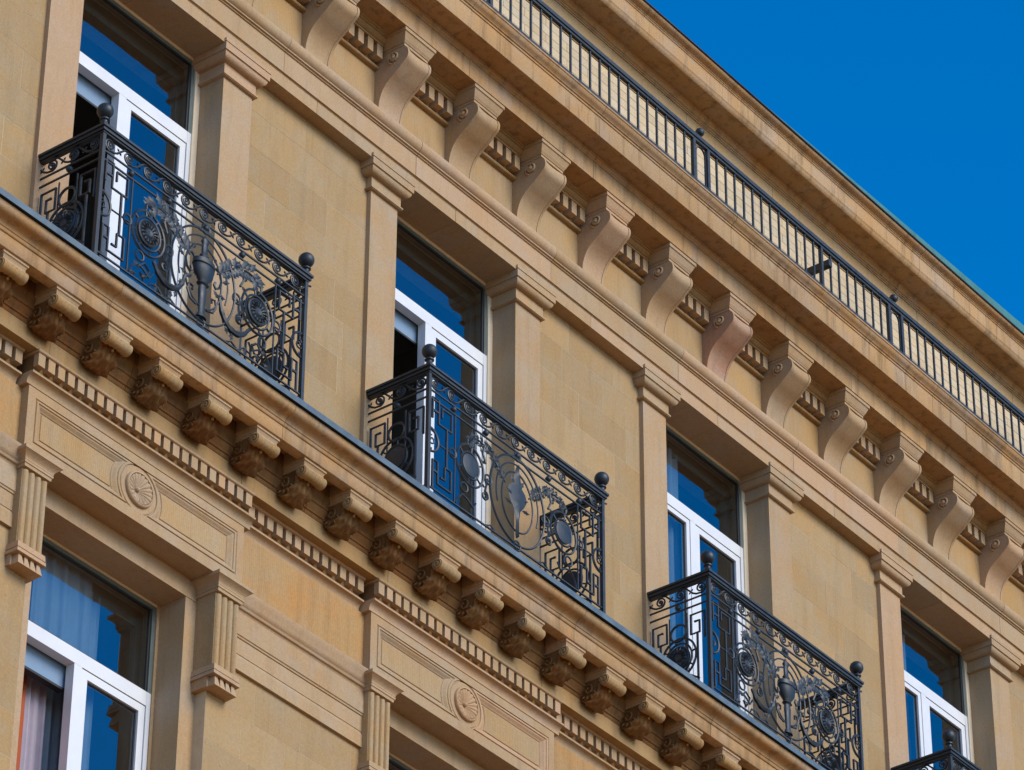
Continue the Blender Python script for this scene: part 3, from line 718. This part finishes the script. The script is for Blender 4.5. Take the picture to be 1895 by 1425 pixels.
    for s in (-1, 1):
        m = MB()
        m.tube([(s*.09,0,.15)]+[(s*x, 0, z) for x, z in ((.14,.19),(.19,.17),(.21,.10),(.19,.03),(.15,.0),(.13,.03),(.145,.06))], .011, 5)
        m.tube([(s*x, 0, z) for x, z in ((.06,-.26),(.13,-.24),(.17,-.17),(.15,-.11),(.11,-.12),(.115,-.155))], .010, 5)
        for (x, z, a, L) in ((.19,.18,1.2,.10),(.22,.10,.5,.09),(.12,-.02,-.6,.09),(.17,-.05,.2,.09),(.20,-.13,-.5,.08),(.14,.22,1.9,.07)):
            m.leaf((s*x, z), a if s > 0 else pi-a, L*1.15, .036)
        I['urn_scrolls'+('R' if s > 0 else 'L')] = m.mesh('urn_scroll', M_IRON, 50)
    # tall spear leaf of the plain panel
    m = MB(); prof = [(0,-.36),(.022,-.34),(.020,-.20),(.045,-.08),(.10,-.01),(.135,.06),(.11,.12),(.06,.16),(.045,.24),(.025,.32),(.0,.36)]
    n = len(prof); vs = [(-w, 0, z) for w, z in prof]+[(w, 0, z) for w, z in prof]+[(0, -.022, z) for w, z in prof]+[(0, .010, z) for w, z in prof]
    fs = []
    for i in range(n-1):
        fs += [(i, i+1, 2*n+i+1, 2*n+i), (2*n+i, 2*n+i+1, n+i+1, n+i), (i+1, i, 3*n+i, 3*n+i+1), (3*n+i+1, 3*n+i, n+i, n+i+1)]
    m.add(vs, fs)
    for s in (-1, 1):
        for (x, z, a) in ((.05,.02,.5),(.06,-.06,.15),(.03,.14,1.0)): m.leaf((s*x, z), a if s > 0 else pi-a, .12, .03)
    I['spear_leaf'] = m.mesh('spear_leaf', M_IRON, 50)
    # leafy branch from the oval to the top of the medallion, right hand; mirrored for the left
    for key, dense in (('branch', 1.0), ('vine', .72)):
        for s in (1, -1):
            m = MB(); P_ = [(.16,.58),(.25,.66),(.34,.74),(.45,.79),(.56,.80),(.63,.745)]
            Q = catmull(P_, 5); m.tube([(s*x, 0, z) for x, z in Q], .0085, 5)
            rn = random.Random(key)
            for i in range(2, len(Q)-1, 2):
                dx, dz = Q[i+1][0]-Q[i-1][0], Q[i+1][1]-Q[i-1][1]; an = math.atan2(dz, dx)
                for sd in (1, -1):
                    a = an+sd*rn.uniform(.6, 1.0); L = rn.uniform(.095, .140)*dense
                    m.leaf((s*Q[i][0], Q[i][1]), a if s > 0 else pi-a, L, .044*dense+.004, rn.uniform(-.012, .006))
            m.tube([(s*x, 0, z) for x, z in ((.63,.745),(.60,.69),(.64,.66),(.68,.70),(.67,.75),(.63,.745))], .008, 5)
            I[key+('R' if s > 0 else 'L')] = m.mesh('leaf_branch', M_IRON, 50)
    # garland of husks slung from the medallion to the foot of the oval
    for s in (1, -1):
        m = MB(); Q = catmull([(.56,.28),(.50,.20),(.41,.155),(.31,.17),(.24,.25),(.20,.36)], 6)
        m.tube([(s*x, 0, z) for x, z in Q], .024, 6, taper=lambda t: .55+.55*sin(t*pi)+.12*sin(t*40))
        m.tube([(s*x, 0, z) for x, z in ((.72,.14),(.66,.20),(.60,.16),(.63,.09),(.70,.09),(.66,.04))], .009, 5)
        m.tube([(s*x, 0, z) for x, z in ((.44,.02),(.50,.07),(.58,.06),(.60,.02))], .008, 5)
        for (x, z, a) in ((.62,.10,-.6),(.70,.13,.4),(.52,.10,-1.6),(.36,.14,-1.7),(.28,.17,-1.2),(.74,.06,-.3)): m.leaf((s*x, z), a if s > 0 else pi-a, .09, .034)
        I['garland'+('R' if s > 0 else 'L')] = m.mesh('garland', M_IRON, 50)
        m = MB(); m.tube([(s*x, 0, z) for x, z in ((.56,.16),(.60,.10),(.67,.145),(.74,.16),(.80,.10),(.83,.03))], .009, 5)
        m.tube([(s*x, 0, z) for x, z in ((.30,.02),(.36,.05),(.42,.02))], .008, 5)
        m2 = MB(); sp = spiral(s*.40, .78, .050, .012, 0 if s > 0 else pi, s*1.5, 24)
        m2.tube([(s*.43,0,.62),(s*.47,0,.70)]+sp, .0105, 5); m2.leaf((s*.462, .685), .9 if s > 0 else pi-.9, .085, .030); m2.leaf((s*.436, .632), -.4 if s > 0 else pi+.4, .08, .028)
        I['curl'+('R' if s > 0 else 'L')] = m2.mesh('corner_scroll', M_IRON, 50)
        m2 = MB(); sp = spiral(s*.44, .30, .045, .012, pi/2, s*1.4, 24)
        m2.tube([(s*.445,0,.48),(s*.42,0,.42)]+sp, .0105, 5); m2.leaf((s*.422, .425), 1.9 if s > 0 else pi-1.9, .08, .028); m2.leaf((s*.432, .38), .2 if s > 0 else pi-.2, .08, .028)
        I['lowcurl'+('R' if s > 0 else 'L')] = m2.mesh('corner_scroll', M_IRON, 50)
        I['foot'+('R' if s > 0 else 'L')] = m.mesh('foot_scroll', M_IRON, 50)
    # flat panels of the returns (drawn in x,z, turned to face sideways)
    m = MB()
    def pl2(pts, r=bar): m.tube([(x, 0, z) for x, z in pts], r, 4, phase=pi/4)
    pl2([(.05,.53),(.05,.80),(.20,.80),(.20,.60),(.105,.60),(.105,.72),(.16,.72)]); pl2([(.13,.60),(.13,.02)])
    pl2([(.61,.53),(.61,.80),(.46,.80),(.46,.60),(.555,.60),(.555,.72),(.50,.72)]); pl2([(.53,.60),(.53,.02)])
    pl2([(.24,.84),(.24,.30)], .007); pl2([(.43,.84),(.43,.30)], .007)
    for x in (.22, .29, .36, .43): pl2([(x,.02),(x,.13)], .007)
    pl2([(.12,.13),(.24,.21)]); pl2([(.54,.13),(.42,.21)])
    m.tube(ell(.335, .66, .085, .085, 24), bar, 5, True)
    I['side_fret'] = m.mesh('side_fret', M_IRON, 50)
    m = MB()
    for cx, cz, r in ((0, 0, .025),): m.lathe([(0,-.03),(.02,-.02),(.03,0),(.02,.02),(0,.03)], 0, 0, 0, 10)
    I['bead'] = m.mesh('bead', M_IRON, 60)
    m = MB(); m.box(-.017, .017, -.017, .017, 0, 1.1815); I['post'] = m.mesh('post', M_IRON)
    m = MB(); m.lathe([(.040,0),(.040,.012),(.030,.022),(.024,.035),(.028,.050),(.040,.058),(.040,.068),(.026,.076),(.022,.088)]+[(.066*sin(a), .150-.066*cos(a)) for a in [.36+i*(pi-.36)/12 for i in range(13)]], 0, 0, 0, 20)
    I['finial'] = m.mesh('ball_finial', M_IRON, 40)
    # U-shaped hand rail with moulded section, and flat bars
    def ubar(name, w0, w1, z0, z1, ys=0.0):
        m = MB()
        m.box(-w1, BW+w1, -w1, w0, z0, z1); m.box(-w1, w0, w0+.0005, BD+.05, z0, z1); m.box(BW-w0, BW+w1, w0+.0005, BD+.05, z0, z1)
        return m
    m = ubar('r', .030, .034, 1.1985, 1.228); m2 = ubar('r', .022, .022, 1.182, 1.198); m3 = ubar('r', .040, .046, 1.2285, 1.250)
    m.add(m2.v, m2.f); m.add(m3.v, m3.f); I['handrail'] = m.mesh('handrail', M_IRON)
    m = MB()
    for z in (1.035, .955):
        q = ubar('b', .007, .007, z-.006, z+.006); m.add(q.v, q.f)
    q = ubar('b', .012, .012, .0, .022); m.add(q.v, q.f); q = ubar('b', .007, .007, .075, .087); m.add(q.v, q.f)
    I['cross_bars'] = m.mesh('cross_bars', M_IRON)
    return I
I = iron_meshes()
def balcony(k, rich, label):
    b = empty('balcony', (-1.8878+4*k, -.535, -3.6515))
    tag(b, label, 'balcony', 'wrought iron balconies along the facade')
    def put(n, name, x, z, y=0.0, rz=0, sx=1):
        o = link(name, I[n], b, (x, y, z)); o.rotation_euler = (0, 0, rz)
        if sx != 1: o.scale = (sx, 1, 1)
        return o
    put('handrail', 'handrail', 0, 0); put('cross_bars', 'cross_bars', 0, 0)
    for x in (0.0, BW):
        p = put('post', 'post', x, 0); f = link('ball_finial', I['finial'], b, (x, 0, 1.250))
        put('post', 'post', x, 0, BD+.03)
    for q in range(11): put('scroll', 'scroll', .080+.2195*q, 1.120)
    c = BW/2; md = 'medallion' if rich else 'plain_medallion'
    for s in (-1, 1):
        put(md, 'medallion', c+s*.642, .49+H0)
        for dx, dz in ((0.0, .24), (-s*.245, -.01), (s*.235, .0), (s*.075, -.25)): put('ring', 'ring', c+s*.642+dx, .49+H0+dz)
    put('key_fret', 'key_fret', .02, H0); put('key_fret', 'key_fret', BW-.02, H0, sx=-1)
    put('half_ring', 'half_ring', .0, H0); put('half_ring', 'half_ring', BW, H0, sx=-1)
    put('oval', 'oval', c, .47+H0); put('inner_oval', 'inner_oval', c, .46+H0); put('ring', 'ring', c, .92+H0); put('ring', 'ring', c, .03+H0)
    if rich:
        put('urn', 'urn', c, .43+H0); put('urn_scrollsL', 'urn_scroll', c, .43+H0); put('urn_scrollsR', 'urn_scroll', c, .43+H0)
        for s in 'LR': put('branch'+s, 'leaf_branch', c, H0); put('garland'+s, 'garland', c, H0); put('foot'+s, 'foot_scroll', c, H0); put('curl'+s, 'corner_scroll', c, H0); put('lowcurl'+s, 'corner_scroll', c, H0)
    else:
        put('spear_leaf', 'spear_leaf', c, .47+H0)
        for s in 'LR': put('vine'+s, 'leaf_branch', c, H0); put('foot'+s, 'foot_scroll', c, H0); put('curl'+s, 'corner_scroll', c, H0); put('lowcurl'+s, 'corner_scroll', c, H0)
    for x in (0.0, BW):
        for q in range(3): put('scroll', 'scroll', x, 1.120, .085+.2195*q, pi/2)
        put('side_fret', 'side_fret', x, H0, 0, pi/2)
        o = put(md, 'medallion', x, .40+H0, .335, -pi/2 if x == 0 else pi/2)
        put('bead', 'bead', x, .995, .335)
    for q in range(5): put('bead', 'bead', .33+q*.435, .995)
    # wall ties
    o = MB().box(-.01, .01, BD+.03, BD+.17, .66, .675).obj('wall_tie', M_IRON, b); o = MB().box(BW-.01, BW+.01, BD+.03, BD+.17, .66, .675).obj('wall_tie', M_IRON, b)
    return b
balcony(0, True, 'upper left iron balcony with urn centre panel, nearest the top left window')
balcony(1, False, 'iron balcony with plain round medallions and a spear leaf, at the second upper window')
balcony(2, True, 'iron balcony with urn panel at the third upper window, towards lower right')
balcony(3, True, 'iron balcony only showing its hand rail and ball in the lower right corner')

# railing along the roof terrace
R_ = empty('roof_railing', (1.0, -.45, 1.962)); tag(R_, 'long dark iron railing on the main cornice in front of the attic wall', 'railing')
RX0 = XL-0.6; RX1 = XR-1.4; rz0 = .118-.0
m = MB(); m.box(RX0, RX1, -.03, .03, .645, .690); m.box(RX0, RX1, -.018, .018, .615, .6445); m.obj('top_rail', M_IRON, R_)
m = MB(); m.box(RX0, RX1, -.022, .022, .085, .118); m.obj('bottom_rail', M_IRON, R_)
BAL = MB().box(-.009, .009, -.009, .009, .1185, .6145).mesh('baluster', M_IRON)
PST = MB().box(-.020, .020, -.018, .018, 0, .6145).mesh('post', M_IRON)
ar = MB(); ar.tube([(-.075,0,.12),(-.075,0,.50)]+[(-.075*cos(a), 0, .50+.085*sin(a)) for a in [i*pi/8 for i in range(1, 9)]]+[(.075,0,.12)], .010, 4)
ARC = ar.mesh('arch', M_IRON)
FIN = MB().lathe([(.022,0),(.018,.015),(.014,.03),(.022,.036)]+[(.046*sin(a), .080-.046*cos(a)) for a in [.4+i*(pi-.4)/10 for i in range(11)]], 0, 0, .690, 16).mesh('ball_finial', M_IRON, 40)
posts = [6.296+3.425*q for q in range(-4, 4)]
for px in posts:
    if px < XL+.2 or px > XR-.2: continue
    for s in (-1, 1): link('post', PST, R_, (px-1+s*.118, 0, 0))
    link('arch', ARC, R_, (px-1, 0, 0)); link('ball_finial', FIN, R_, (px-1, 0, 0))
    for q in range(21):
        x = px+.118+.152*(q+1)
        if x < px+3.425-.118-.05 and XL+.5 < x < XR-.5: link('baluster', BAL, R_, (x-1, 0, 0))
m = MB(); m.box(7.47, 7.53, -.0295, .45, .452, .522); m.obj('wall_stay', M_IRON, R_)
m = MB(); m.box(7.355, 7.39, -.018, .018, .0, .6145); m.obj('post', M_IRON, R_)
